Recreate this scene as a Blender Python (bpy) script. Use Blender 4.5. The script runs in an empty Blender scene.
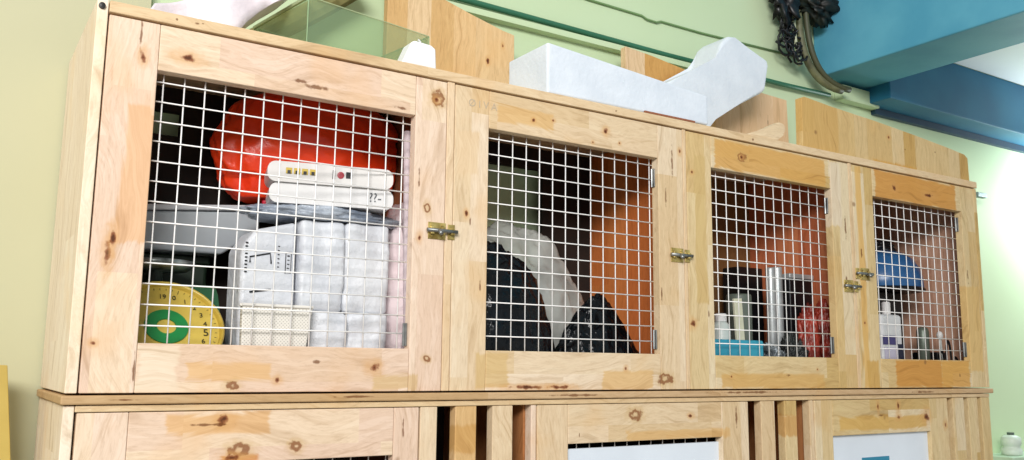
import bpy, bmesh, math, random
from mathutils import Vector, Matrix, noise
random.seed(7)
C = bpy.context.scene
col = C.collection
EYE = 1.30                      # eye height: every z below is measured from the eye level

# ------------------------------------------------------------------ materials
def s2l(c):
    c = c / 255.0
    return c / 12.92 if c <= 0.04045 else ((c + 0.055) / 1.055) ** 2.4
def rgb(r, g, b): return (s2l(r), s2l(g), s2l(b), 1.0)

class NT:
    def __init__(s, name):
        s.m = bpy.data.materials.new(name); s.m.use_nodes = True
        s.t = s.m.node_tree; s.b = s.t.nodes['Principled BSDF']
    def n(s, typ, **kw):
        nd = s.t.nodes.new(typ)
        for k, v in kw.items(): setattr(nd, k, v)
        return nd
    def l(s, a, b): s.t.links.new(a, b)
    def put(s, sock, v):
        if isinstance(v, bpy.types.NodeSocket): s.l(v, sock)
        else: sock.default_value = v
    def math(s, op, a, b=0.0, c=None, clamp=False):
        nd = s.n('ShaderNodeMath', operation=op, use_clamp=clamp)
        s.put(nd.inputs[0], a); s.put(nd.inputs[1], b)
        if c is not None: s.put(nd.inputs[2], c)
        return nd.outputs[0]
    def mix(s, f, a, b, blend='MIX'):
        nd = s.n('ShaderNodeMix', data_type='RGBA', blend_type=blend)
        s.put(nd.inputs[0], f); s.put(nd.inputs[6], a); s.put(nd.inputs[7], b)
        return nd.outputs[2]
    def ramp(s, f, stops, interp='LINEAR'):
        nd = s.n('ShaderNodeValToRGB'); cr = nd.color_ramp; cr.interpolation = interp
        while len(cr.elements) > 1: cr.elements.remove(cr.elements[-1])
        cr.elements[0].position = stops[0][0]; cr.elements[0].color = stops[0][1]
        for p, c in stops[1:]:
            e = cr.elements.new(p); e.color = c
        s.l(f, nd.inputs[0]); return nd.outputs[0]
    def smooth(s, v, lo, hi):
        nd = s.n('ShaderNodeMapRange', interpolation_type='SMOOTHSTEP')
        s.put(nd.inputs[0], v); nd.inputs[1].default_value = lo; nd.inputs[2].default_value = hi
        return nd.outputs[0]

PINK = [(234, 211, 190), (231, 206, 184), (236, 214, 194), (226, 199, 174), (234, 212, 186), (229, 203, 182)]
CREAM = [(231, 211, 182), (227, 205, 172), (234, 215, 190), (221, 196, 158), (231, 212, 184), (226, 203, 170)]
YELL = [(224, 202, 160), (216, 188, 136), (228, 211, 178), (208, 178, 120), (222, 200, 156), (216, 192, 144)]
ORNG = [(222, 128, 68), (228, 138, 76), (212, 118, 60), (232, 146, 84), (218, 124, 66), (224, 134, 72)]
GOLD = [(218, 182, 130), (226, 194, 148), (210, 170, 114), (230, 202, 162), (214, 176, 122), (224, 188, 138)]

def wood(name, grain='X', pal=PINK, seed=0, knots=(), patches=(), streaks=(), strip=0.047, blk=0.24, rough=0.62, across=None):
    """laminated rubberwood; knots (x, z, rx, rz, kind), patches (x0, x1, z0, z1, rgb), streaks (x, z, hx, hz)"""
    k = NT(name)
    geo = k.n('ShaderNodeNewGeometry'); sep = k.n('ShaderNodeSeparateXYZ'); k.l(geo.outputs['Position'], sep.inputs[0])
    ax = {'X': 0, 'Y': 1, 'Z': 2}
    U = sep.outputs[ax[grain]]
    if across is None: across = {'X': 'Z', 'Z': 'X', 'Y': 'Z'}[grain]
    V = sep.outputs[ax[across]]
    W = sep.outputs[[a for a in (0, 1, 2) if a not in (ax[grain], ax[across])][0]]
    # block index
    vi = k.math('FLOOR', k.math('ADD', k.math('DIVIDE', V, strip), seed * 0.37 + 0.2))
    wn = k.n('ShaderNodeTexWhiteNoise', noise_dimensions='2D')
    cb = k.n('ShaderNodeCombineXYZ'); k.l(vi, cb.inputs[0]); cb.inputs[1].default_value = seed; k.l(cb.outputs[0], wn.inputs['Vector'])
    ui = k.math('FLOOR', k.math('ADD', k.math('DIVIDE', U, blk), wn.outputs['Value']))
    cb2 = k.n('ShaderNodeCombineXYZ'); k.l(vi, cb2.inputs[0]); k.l(ui, cb2.inputs[1]); cb2.inputs[2].default_value = seed * 3.1
    wn2 = k.n('ShaderNodeTexWhiteNoise', noise_dimensions='3D'); k.l(cb2.outputs[0], wn2.inputs['Vector'])
    n = len(pal)
    base = k.ramp(wn2.outputs['Value'], [(i / n, rgb(*c)) for i, c in enumerate(pal)], 'CONSTANT')
    # grain
    cb3 = k.n('ShaderNodeCombineXYZ')
    wz = k.n('ShaderNodeTexNoise'); wz.inputs['Scale'].default_value = 5.0; wz.inputs['Detail'].default_value = 2
    k.l(geo.outputs['Position'], wz.inputs['Vector'])
    k.l(k.math('MULTIPLY', U, 3.4), cb3.inputs[0])
    k.l(k.math('ADD', k.math('MULTIPLY', V, 40.0), k.math('MULTIPLY', wz.outputs['Fac'], 5.0)), cb3.inputs[1])
    k.l(k.math('ADD', k.math('MULTIPLY', W, 20.0), k.math('MULTIPLY', wn2.outputs['Value'], 37.0)), cb3.inputs[2])
    nz = k.n('ShaderNodeTexNoise'); nz.inputs['Scale'].default_value = 1.6; nz.inputs['Detail'].default_value = 5
    nz.inputs['Roughness'].default_value = 0.6; nz.inputs['Distortion'].default_value = 0.9; k.l(cb3.outputs[0], nz.inputs['Vector'])
    g = k.ramp(nz.outputs['Fac'], [(0.27, (0.66, 0.58, 0.49, 1)), (0.40, (0.86, 0.81, 0.75, 1)), (0.47, (0.97, 0.95, 0.93, 1)), (0.53, (0.90, 0.86, 0.81, 1)), (0.60, (1, 1, 1, 1)), (0.75, (0.95, 0.92, 0.88, 1))])
    c = k.mix(0.9, base, g, 'MULTIPLY')
    fn = k.n('ShaderNodeTexNoise'); fn.inputs['Scale'].default_value = 3.2; fn.inputs['Detail'].default_value = 6; fn.inputs['Roughness'].default_value = 0.75
    cb4 = k.n('ShaderNodeCombineXYZ'); k.l(k.math('MULTIPLY', U, 14.0), cb4.inputs[0]); k.l(k.math('MULTIPLY', V, 70.0), cb4.inputs[1]); k.l(k.math('MULTIPLY', W, 30.0), cb4.inputs[2])
    k.l(cb4.outputs[0], fn.inputs['Vector'])
    c = k.mix(0.55, c, k.ramp(fn.outputs['Fac'], [(0.34, (0.76, 0.71, 0.65, 1)), (0.50, (0.98, 0.97, 0.96, 1)), (0.7, (1, 1, 1, 1))]), 'MULTIPLY')
    # broad cloudy tone
    nb = k.n('ShaderNodeTexNoise'); nb.inputs['Scale'].default_value = 9; nb.inputs['Detail'].default_value = 3
    k.l(geo.outputs['Position'], nb.inputs['Vector'])
    c = k.mix(k.math('MULTIPLY', k.smooth(nb.outputs['Fac'], 0.52, 0.78), 0.40), c, rgb(*[int(v * f) for v, f in zip(pal[min(3, len(pal) - 1)], (0.98, 0.88, 0.72))]))
    # patches: blocks of darker timber
    jit = k.math('MULTIPLY', k.math('SUBTRACT', nz.outputs['Fac'], 0.5), 0.022)
    def dist_box(x0, x1, z0, z1):
        dx = k.math('SUBTRACT', k.math('ABSOLUTE', k.math('SUBTRACT', sep.outputs[0], (x0 + x1) / 2)), (x1 - x0) / 2)
        dz = k.math('SUBTRACT', k.math('ABSOLUTE', k.math('SUBTRACT', sep.outputs[2], (z0 + z1) / 2 + EYE)), (z1 - z0) / 2)
        return k.math('MAXIMUM', dx, dz)
    for (x0, x1, z0, z1, pc) in patches:
        d = k.math('ADD', dist_box(x0, x1, z0, z1), jit)
        pm = k.math('SUBTRACT', 1.0, k.smooth(d, -0.003, 0.003))
        pcn = k.mix(0.9, rgb(*pc), g, 'MULTIPLY')
        c = k.mix(k.math('MULTIPLY', pm, 0.88), c, pcn)
    # small random pin knots
    vo = k.n('ShaderNodeTexVoronoi'); vo.inputs['Scale'].default_value = 7
    k.l(geo.outputs['Position'], vo.inputs['Vector'])
    c = k.mix(k.math('MULTIPLY', k.math('SUBTRACT', 1.0, k.smooth(vo.outputs['Distance'], 0.015, 0.05)), 0.7), c, rgb(130, 90, 55))
    # big knots
    wob = k.n('ShaderNodeTexNoise'); wob.inputs['Scale'].default_value = 90; wob.inputs['Detail'].default_value = 3
    k.l(geo.outputs['Position'], wob.inputs['Vector'])
    wb = k.math('MULTIPLY', k.math('SUBTRACT', wob.outputs['Fac'], 0.5), 2.6)
    for kn in knots:
        x, z, rx, rz = kn[:4]; kind = kn[4] if len(kn) > 4 else 'knot'
        dx = k.math('DIVIDE', k.math('SUBTRACT', sep.outputs[0], x), rx)
        dz = k.math('DIVIDE', k.math('SUBTRACT', sep.outputs[2], z + EYE), rz)
        d = k.math('SQRT', k.math('ADD', k.math('MULTIPLY', dx, dx), k.math('MULTIPLY', dz, dz)))
        d = k.math('ADD', d, wb)
        if kind == 'knot':
            halo = k.math('SUBTRACT', 1.0, k.smooth(d, 0.8, 3.2))
            c = k.mix(k.math('MULTIPLY', halo, 0.5), c, rgb(206, 154, 92))
            core = k.math('SUBTRACT', 1.0, k.smooth(d, 0.5, 1.15))
            c = k.mix(k.math('MULTIPLY', core, 0.85), c, rgb(120, 56, 22))
            inner = k.math('SUBTRACT', 1.0, k.smooth(d, 0.1, 0.55))
            c = k.mix(k.math('MULTIPLY', inner, 0.8), c, rgb(70, 34, 16))
        elif kind == 'ring':
            halo = k.math('SUBTRACT', 1.0, k.smooth(d, 0.9, 2.6))
            c = k.mix(k.math('MULTIPLY', halo, 0.45), c, rgb(196, 160, 100))
            rg = k.math('SUBTRACT', 1.0, k.smooth(k.math('ABSOLUTE', k.math('SUBTRACT', d, 0.8)), 0.15, 0.6))
            c = k.mix(k.math('MULTIPLY', rg, 0.8), c, rgb(126, 70, 32))
        else:
            core = k.math('SUBTRACT', 1.0, k.smooth(d, 0.4, 1.1))
            c = k.mix(k.math('MULTIPLY', core, 0.8), c, rgb(110, 64, 28))
    k.l(c, k.b.inputs['Base Color']); k.b.inputs['Roughness'].default_value = rough
    k.b.inputs['Specular IOR Level'].default_value = 0.25
    bp = k.n('ShaderNodeBump'); bp.inputs['Strength'].default_value = 0.12; bp.inputs['Distance'].default_value = 0.002
    k.l(nz.outputs['Fac'], bp.inputs['Height']); k.l(bp.outputs[0], k.b.inputs['Normal'])
    return k.m

def plain(name, c, rough=0.5, metal=0.0, c2=None, scale=8.0, trans=0.0, spec=0.5, alpha=None, emit=None, sss=0.0, bump=0.0, coat=0.0):
    k = NT(name)
    geo = k.n('ShaderNodeNewGeometry')
    nz = k.n('ShaderNodeTexNoise'); nz.inputs['Scale'].default_value = scale; nz.inputs['Detail'].default_value = 4
    k.l(geo.outputs['Position'], nz.inputs['Vector'])
    if c2 is None: c2 = tuple(int(v * 0.93) for v in c)
    k.l(k.ramp(nz.outputs['Fac'], [(0.35, rgb(*c)), (0.68, rgb(*c2))]), k.b.inputs['Base Color'])
    k.b.inputs['Roughness'].default_value = rough; k.b.inputs['Metallic'].default_value = metal
    k.b.inputs['Specular IOR Level'].default_value = spec
    if trans: k.b.inputs['Transmission Weight'].default_value = trans
    if coat: k.b.inputs['Coat Weight'].default_value = coat; k.b.inputs['Coat Roughness'].default_value = 0.15
    if alpha is not None: k.b.inputs['Alpha'].default_value = alpha
    if bump:
        bp = k.n('ShaderNodeBump'); bp.inputs['Strength'].default_value = bump; bp.inputs['Distance'].default_value = 0.004
        n2 = k.n('ShaderNodeTexNoise'); n2.inputs['Scale'].default_value = scale * 6; n2.inputs['Detail'].default_value = 3
        k.l(geo.outputs['Position'], n2.inputs['Vector']); k.l(n2.outputs['Fac'], bp.inputs['Height']); k.l(bp.outputs[0], k.b.inputs['Normal'])
    return k.m

def glass_tint(name, tint, alpha=0.45):
    k = NT(name)
    out = k.t.nodes['Material Output']
    tr = k.n('ShaderNodeBsdfTransparent'); tr.inputs[0].default_value = tint
    df = k.n('ShaderNodeBsdfDiffuse'); df.inputs[0].default_value = rgb(160, 178, 138)
    gl = k.n('ShaderNodeBsdfGlossy'); gl.inputs['Roughness'].default_value = 0.08
    m1 = k.n('ShaderNodeMixShader'); m1.inputs[0].default_value = alpha; k.l(tr.outputs[0], m1.inputs[1]); k.l(df.outputs[0], m1.inputs[2])
    m2 = k.n('ShaderNodeMixShader'); m2.inputs[0].default_value = 0.04; k.l(m1.outputs[0], m2.inputs[1]); k.l(gl.outputs[0], m2.inputs[2])
    k.l(m2.outputs[0], out.inputs['Surface'])
    return k.m

def film(name, c, alpha):
    """thin wrinkled plastic film: partly see-through, glossy creases"""
    k = NT(name)
    k.b.inputs['Base Color'].default_value = rgb(*c); k.b.inputs['Roughness'].default_value = 0.25
    k.b.inputs['Specular IOR Level'].default_value = 0.8
    geo = k.n('ShaderNodeNewGeometry'); vo = k.n('ShaderNodeTexNoise'); vo.inputs['Scale'].default_value = 14; vo.inputs['Detail'].default_value = 4
    k.l(geo.outputs['Position'], vo.inputs['Vector'])
    nd = k.n('ShaderNodeMapRange'); k.l(vo.outputs['Fac'], nd.inputs[0]); nd.inputs[1].default_value = 0.3; nd.inputs[2].default_value = 0.7
    nd.inputs[3].default_value = max(0, alpha - 0.25); nd.inputs[4].default_value = min(1, alpha + 0.2)
    k.l(nd.outputs[0], k.b.inputs['Alpha'])
    bp = k.n('ShaderNodeBump'); bp.inputs['Strength'].default_value = 0.6; bp.inputs['Distance'].default_value = 0.01
    k.l(vo.outputs['Fac'], bp.inputs['Height']); k.l(bp.outputs[0], k.b.inputs['Normal'])
    return k.m

# ------------------------------------------------------------------ mesh building
class MB:
    def __init__(s): s.bm = bmesh.new()
    def box(s, x0, x1, y0, y1, z0, z1, rot=None, bev=0.0):
        r = bmesh.ops.create_cube(s.bm, size=1.0)
        vs = r['verts']
        c = Vector(((x0 + x1) / 2, (y0 + y1) / 2, (z0 + z1) / 2))
        for v in vs:
            p = Vector((v.co.x * (x1 - x0), v.co.y * (y1 - y0), v.co.z * (z1 - z0)))
            if rot: p.rotate(rot)
            v.co = p + c
        if bev:
            es = list({e for v in vs for e in v.link_edges})
            bmesh.ops.bevel(s.bm, geom=es, offset=bev, segments=3, profile=0.5, affect='EDGES')
        return s
    def tube(s, pts, r, seg=8, caps=True):
        pts = [Vector(p) for p in pts]; rings = []
        n = len(pts); up = Vector((0.13, 0.31, 0.94))
        for i, p in enumerate(pts):
            d = (pts[min(i + 1, n - 1)] - pts[max(i - 1, 0)]).normalized()
            a = d.cross(up); a = a.normalized() if a.length > 1e-3 else d.cross(Vector((1, 0, 0))).normalized()
            b = d.cross(a).normalized()
            rr = r[i] if isinstance(r, (list, tuple)) else r
            rings.append([s.bm.verts.new(p + rr * (math.cos(2 * math.pi * j / seg) * a + math.sin(2 * math.pi * j / seg) * b)) for j in range(seg)])
        for i in range(n - 1):
            for j in range(seg):
                s.bm.faces.new((rings[i][j], rings[i][(j + 1) % seg], rings[i + 1][(j + 1) % seg], rings[i + 1][j]))
        if caps:
            s.bm.faces.new(rings[0][::-1]); s.bm.faces.new(rings[-1])
        return s
    def lathe(s, base, prof, axis='Z', seg=32, close=True):
        """prof: (radius, height) along axis from base"""
        base = Vector(base); rings = []
        for r, h in prof:
            ring = []
            for j in range(seg):
                a = 2 * math.pi * j / seg; u, v = r * math.cos(a), r * math.sin(a)
                o = {'Z': Vector((u, v, h)), 'Y': Vector((u, h, v)), 'X': Vector((h, u, v))}[axis]
                ring.append(s.bm.verts.new(base + o))
            rings.append(ring)
        for i in range(len(rings) - 1):
            for j in range(seg):
                s.bm.faces.new((rings[i][j], rings[i][(j + 1) % seg], rings[i + 1][(j + 1) % seg], rings[i + 1][j]))
        if close:
            s.bm.faces.new(rings[0][::-1]); s.bm.faces.new(rings[-1])
        return s
    def prism(s, poly, y0, y1, axis='Y', bev=0.0):
        """poly in (x, z), extruded between y0 and y1 (y0, y1 may be functions of x)"""
        f = lambda yy, x, z: yy(x, z) if callable(yy) else yy
        if axis == 'Y':
            a = [s.bm.verts.new((x, f(y0, x, z), z)) for x, z in poly]; b = [s.bm.verts.new((x, f(y1, x, z), z)) for x, z in poly]
        else:
            a = [s.bm.verts.new((x, y, y0)) for x, y in poly]; b = [s.bm.verts.new((x, y, y1)) for x, y in poly]
        n = len(poly)
        s.bm.faces.new(a); s.bm.faces.new(b[::-1])
        for i in range(n): s.bm.faces.new((a[i], b[i], b[(i + 1) % n], a[(i + 1) % n]))
        if bev:
            es = list({e for v in a + b for e in v.link_edges})
            bmesh.ops.bevel(s.bm, geom=es, offset=bev, segments=3, profile=0.5, affect='EDGES')
        return s
    def blob(s, c, rad, seed=0, amp=0.12, freq=3.0, sub=5, floor=None, shape=None, crease=0.5, taper=0.0, ymin=None, ymax=None, xmin=None, xmax=None, zmax=None):
        r = bmesh.ops.create_icosphere(s.bm, subdivisions=sub, radius=1.0)
        c = Vector(c); off = Vector((seed * 3.7, seed * 1.3, seed * 7.1))
        for v in r['verts']:
            d = v.co.copy()
            q = d * freq + off
            w = noise.noise(q) * 0.6
            w += crease * (0.5 - abs(noise.noise(q * 1.7 + Vector((5, 1, 2)))) * 2.2) * 0.6
            w += crease * (0.4 - abs(noise.noise(q * 4.1)) * 2.0) * 0.25
            k = 1 + amp * w
            p = Vector((d.x * rad[0], d.y * rad[1], d.z * rad[2])) * k
            if taper: 
                t = 1 - taper * max(0, d.z); p.x *= t; p.y *= t
            p += c
            if shape: p = shape(p)
            wob = amp * 0.04 * noise.noise(q * 2.3)
            if floor is not None and p.z < floor: p.z = floor
            if zmax is not None and p.z > zmax: p.z = zmax
            if ymin is not None and p.y < ymin: p.y = ymin + wob * 0.3 + abs(wob) * 0.3
            if ymax is not None and p.y > ymax: p.y = ymax
            if xmin is not None and p.x < xmin: p.x = xmin
            if xmax is not None and p.x > xmax: p.x = xmax
            v.co = p
        return s
    def lean(s, c, deg):
        M = Matrix.Translation(Vector(c)) @ Matrix.Rotation(math.radians(deg), 4, 'X') @ Matrix.Translation(-Vector(c))
        bmesh.ops.transform(s.bm, matrix=M, verts=s.bm.verts[:]); return s
    def build(s, name, mat, parent=None, smooth=False, bevel=0.0, origin=None):
        bm = s.bm
        bmesh.ops.recalc_face_normals(bm, faces=bm.faces[:])
        for v in bm.verts: v.co.z += EYE
        if parent is not None: o0 = parent.matrix_world_loc
        elif origin: o0 = Vector(origin) + Vector((0, 0, EYE))
        else:
            xs = [v.co for v in bm.verts]
            o0 = Vector(((min(p.x for p in xs) + max(p.x for p in xs)) / 2, (min(p.y for p in xs) + max(p.y for p in xs)) / 2, min(p.z for p in xs)))
        for v in bm.verts: v.co -= o0
        me = bpy.data.meshes.new(name); bm.to_mesh(me); bm.free()
        me.materials.append(mat)
        if smooth:
            for p in me.polygons: p.use_smooth = True
        o = bpy.data.objects.new(name, me); col.objects.link(o)
        if parent is not None: o.parent = parent.ob
        else: o.location = o0
        if bevel:
            md = o.modifiers.new('bevel', 'BEVEL'); md.width = bevel; md.segments = 2; md.limit_method = 'ANGLE'
        return Node(o, o0)

class Node:
    """an object together with the world point its own mesh coordinates start from"""
    def __init__(s, ob, loc): s.ob = ob; s.matrix_world_loc = Vector(loc)

def as_parent(node):
    # children built under a part keep that part's origin: parts of a thing share the thing's origin
    return node

def tag(n, label, cat, group=None):
    o = n.ob; o['label'] = label; o['category'] = cat
    if group: o['group'] = group
    return n
def thing(name, loc, label, cat, group=None):
    o = bpy.data.objects.new(name, None); col.objects.link(o); o.empty_display_size = 0.05
    L = Vector(loc) + Vector((0, 0, EYE)); o.location = L
    return tag(Node(o, L), label, cat, group)
def struct(n): n.ob['kind'] = 'structure'; return n
def lab(n, t): n.ob['label'] = t; return n

def text_mesh(body, size, mat, pos, name, parent, rotz=0.0, depth=0.0004, tilt=0.0):
    cu = bpy.data.curves.new('txt', 'FONT'); cu.body = body; cu.size = size; cu.extrude = depth
    cu.align_x = 'CENTER'; cu.align_y = 'CENTER'
    o = bpy.data.objects.new('txt', cu); col.objects.link(o)
    bpy.context.view_layer.update()
    dg = bpy.context.evaluated_depsgraph_get()
    me = bpy.data.meshes.new_from_object(o.evaluated_get(dg)); me.name = name
    bpy.data.objects.remove(o); bpy.data.curves.remove(cu)
    M = Matrix.Translation(Vector(pos) + Vector((0, 0, EYE)) - parent.matrix_world_loc) @ Matrix.Rotation(rotz, 4, 'Z') @ Matrix.Rotation(math.radians(90), 4, 'X') @ Matrix.Rotation(tilt, 4, 'Z')
    me.transform(M); me.materials.clear(); me.materials.append(mat)
    ob = bpy.data.objects.new(name, me); col.objects.link(ob); ob.parent = parent.ob
    return Node(ob, parent.matrix_world_loc)

# ------------------------------------------------------------------ shared materials
M_wire = plain('white coated wire', (250, 248, 246), 0.4, spec=0.4, c2=(244, 242, 240))
M_brass = plain('aged brass', (214, 194, 122), 0.35, 0.5, c2=(136, 114, 56), scale=60)
M_steel = plain('dull steel', (150, 152, 150), 0.4, 0.8, c2=(105, 108, 108), scale=40)
M_foam = plain('white polystyrene foam', (222, 229, 238), 0.75, c2=(212, 220, 230), scale=20, bump=0.25, spec=0.2)
M_white = plain('white plastic', (224, 222, 220), 0.35, c2=(214, 213, 213))
M_black = plain('black plastic', (22, 22, 26), 0.4, c2=(12, 12, 14))
M_dark = plain('shade darkened board', (40, 27, 18), 0.8, c2=(22, 14, 10), scale=14)  # compartment shade put into the back board colour
M_blackbag = plain('black bin liner film', (10, 17, 23), 0.2, c2=(4, 7, 10), spec=0.3, scale=12, bump=1.0, coat=0.0)
M_redbag = plain('red plastic bag film', (250, 78, 30), 0.32, c2=(232, 52, 18), spec=0.5, scale=12, bump=0.25)
M_screw = plain('dark screw', (60, 60, 58), 0.4, 0.6)

# ------------------------------------------------------------------ the room
def wall_mat(name, c, c2, sc=1.5):
    return plain(name, c, 0.7, c2=c2, scale=sc, spec=0.25, bump=0.04)
M_green = wall_mat('light green wall paint', (203, 220, 184), (197, 215, 175))
M_khaki = wall_mat('pale khaki wall paint', (194, 192, 160), (187, 185, 151))
M_teal = plain('teal beam paint', (92, 162, 188), 0.6, c2=(74, 146, 176), scale=7, spec=0.3, bump=0.08)
M_blue = plain('blue beam paint', (36, 112, 146), 0.55, c2=(28, 96, 130), scale=5, spec=0.35)
M_navy = plain('dark blue trim paint', (28, 62, 84), 0.55, c2=(20, 50, 72))
M_ceil = plain('white ceiling paint', (226, 232, 234), 0.7, c2=(218, 224, 226), scale=3)
M_floor = plain('grey floor tiles', (150, 146, 138), 0.5, c2=(136, 132, 124), scale=3)
WY = 1.53
struct(MB().box(0.20, 5.2, WY, WY + 0.12, -EYE, 1.6).build('wall_back', M_green))
struct(MB().box(-2.0, 0.245, 1.507, WY + 0.12, -EYE, 1.6).build('wall_left', M_khaki))
struct(MB().box(-2.0, 5.2, -2.2, WY + 0.12, -EYE - 0.1, -EYE).build('floor', M_floor))
# added batten: its darker underside stands in for a shadow band on the wall
struct(MB().box(0.26, 1.50, WY - 0.022, WY - 0.0005, 0.715, 0.728).build('trim_shadow_band', M_green))
# deep beam coming towards the camera, beam along the wall, slab
struct(MB().box(1.950, 2.145, -0.6, WY - 0.001, 0.786, 1.6).build('trim_2', M_teal, bevel=0.004))
struct(MB().box(2.146, 5.2, 1.435, WY - 0.001, 0.742, 0.905).build('trim_3', M_blue, bevel=0.003))
struct(MB().box(2.146, 5.2, -0.6, 1.434, 0.905, 1.0).build('ceiling', M_ceil))
struct(MB().box(2.19, 5.2, WY - 0.016, WY - 0.001, 0.722, 0.741).build('trim_4', M_navy))
struct(MB().box(2.03, 2.19, WY - 0.03, WY - 0.001, 0.735, 0.777).build('trim_5', M_green, bevel=0.002))
struct(MB().box(2.62, 5.2, WY - 0.10, WY - 0.001, -0.262, -0.244).build('trim_6', plain('pale green ledge paint', (190, 214, 186), 0.6), bevel=0.003))

# pipe and cables on the wall
t = MB().tube([(0.3, 1.515, 0.752), (0.853, 1.515, 0.742), (1.39, 1.515, 0.736), (1.80, 1.515, 0.738), (1.99, 1.515, 0.742)], 0.0062, 10)
tag(t.build('wall_pipe', plain('dark green pipe paint', (52, 112, 84), 0.5, c2=(44, 100, 72)), smooth=True), 'thin dark green pipe running along the green wall above the wooden boards', 'pipe')
t = MB().tube([(1.10, 1.526, 0.828), (1.18, 1.526, 0.825), (1.33, 1.526, 0.823), (1.345, 1.525, 0.817), (1.375, 1.525, 0.816), (1.39, 1.526, 0.822), (1.52, 1.526, 0.822), (1.87, 1.526, 0.832)], 0.0026, 6)
tag(t.build('wall_cable', plain('green painted cable', (118, 150, 96), 0.6), smooth=True), 'thin painted cable stapled high on the green wall, above the green pipe', 'cable')

# conduit with black wire bundle beside the teal beam
def bez(p, n=14):
    out = []
    for i in range(n + 1):
        t_ = i / n; q = [Vector(v) for v in p]
        while len(q) > 1: q = [q[j].lerp(q[j + 1], t_) for j in range(len(q) - 1)]
        out.append(tuple(q[0]))
    return out
root = thing('cable_bundle', (1.86, 1.49, 0.75), 'bundle of olive conduits and tangled black wires hanging beside the teal beam', 'cable bundle')
M_cond = plain('olive grey conduit', (116, 116, 84), 0.55, c2=(70, 70, 48), scale=30)
curve = [(1.842, 1.49, 1.06), (1.842, 1.49, 0.93), (1.838, 1.49, 0.85), (1.86, 1.49, 0.79), (1.905, 1.49, 0.75), (1.985, 1.47, 0.742)]
MB().tube(bez(curve, 18), 0.010, 10).build('conduit', M_cond, root, smooth=True)
MB().tube(bez([(p[0] + 0.019, p[1] - 0.010, p[2] + 0.002) for p in curve], 18), 0.008, 8).build('conduit', plain('dark olive conduit', (74, 76, 52), 0.55), root, smooth=True)
MB().tube(bez([(p[0] - 0.017, p[1], p[2]) for p in curve[:4]], 14), 0.005, 8).build('conduit', plain('pale conduit', (196, 200, 168), 0.6), root, smooth=True)
wires = MB()
for i in range(22):
    cx, cz = 1.775 + random.uniform(-0.02, 0.05), 0.885 + random.uniform(-0.045, 0.05)
    if i > 14: cx, cz = 1.815 + random.uniform(-0.015, 0.01), 0.835 + random.uniform(-0.03, 0.02)
    a0 = random.uniform(0, 6.28); rr = random.uniform(0.010, 0.028)
    pts = []
    for j in range(12):
        a = a0 + j * 0.5
        pts.append((cx + rr * math.cos(a) * 0.9 + 0.002 * j, 1.485 + random.uniform(-0.008, 0.008), cz + rr * math.sin(a) * 1.1 - 0.002 * j))
    wires.tube(pts, 0.0034, 5)
wires.build('wire_tangle', M_black, root, smooth=True)
MB().blob((1.785, 1.485, 0.965), (0.045, 0.025, 0.06), 3, 0.9, 2.0, 4, crease=1.2).build('junction_wrap', M_black, root, smooth=True)
MB().blob((1.91, 1.475, 0.965), (0.080, 0.028, 0.046), 5, 0.9, 2.0, 4, crease=1.2, shape=lambda p: Vector((min(p.x, 1.99), p.y, p.z + (p.x - 1.90) * -0.1))).build('tape_wrap', plain('dark green wrap', (34, 44, 32), 0.5, c2=(14, 16, 14)), root, smooth=True)

# ------------------------------------------------------------------ upper cabinet
FY = 1.2
cab = thing('cage_cabinet', (1.125, 1.35, -0.04), 'long upper wooden cage cabinet with four wire mesh doors, against the green wall', 'cabinet')
def board(name, x0, x1, y0, y1, z0, z1, mat, par, bev=0.0012, label=None):
    n = MB().box(x0, x1, y0, y1, z0, z1).build(name, mat, par, bevel=bev)
    if label: n.ob['label'] = label
    return n
side_m = wood('side panel wood', 'Z', [(243, 228, 206), (240, 224, 200), (246, 233, 212)], 3, strip=0.09, blk=0.6, across='Y')
board('side_panel', 0.131, 0.1445, FY, 1.50, -0.038, 0.462, side_m, cab)
board('side_panel', 2.108, 2.121, FY, 1.50, -0.038, 0.444, wood('right side wood', 'Z', YELL, 4, across='Y'), cab)
board('top_board', 0.1455, 2.121, FY - 0.003, 1.50, 0.4455, 0.461, wood('top board wood', 'X', [(228, 204, 168), (222, 196, 158), (226, 202, 170)], 5, strip=0.3, blk=0.7,
      knots=[(0.228, 0.4535, 0.002, 0.002, 'dot'), (0.255, 0.4535, 0.004, 0.002, 'dot'), (0.262, 0.455, 0.002, 0.001, 'dot'), (0.98, 0.452, 0.004, 0.003, 'dot'), (1.33, 0.452, 0.003, 0.003, 'dot')]), cab)
board('bottom_board', 0.1455, 2.107, FY + 0.021, 1.50, -0.038, -0.026, wood('floor board wood', 'X', PINK, 6), cab)
div_m = [ORNG, [(214, 126, 88), (222, 138, 96), (204, 116, 80)], [(206, 162, 140), (198, 152, 130), (212, 170, 148)]]  # warm cell shade put into the divider and inner side colours
for i, (x0, x1) in enumerate([(0.6415, 0.6545), (1.1425, 1.1505), (1.6285, 1.6385)]):
    pal = [[(150, 96, 66), (138, 86, 58)], ORNG, div_m[1]][i]
    board('divider', x0, x1, FY + 0.0185, 1.499, -0.0255, 0.445, wood('divider wood %d' % i, 'Z', pal, 10 + i, across='Y', strip=0.06, blk=0.5), cab)
    board('divider_edge', x0, x1, FY, FY + 0.0183, -0.038, 0.445, wood('divider edge wood %d' % i, 'Z', [(232, 208, 176), (226, 200, 164)], 14 + i, blk=0.5), cab)
board('inner_side', 2.104, 2.1075, FY + 0.022, 1.499, -0.0255, 0.445, wood('inner side wood', 'Z', div_m[2], 20, across='Y', strip=0.05, blk=0.5), cab, 0)
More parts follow.
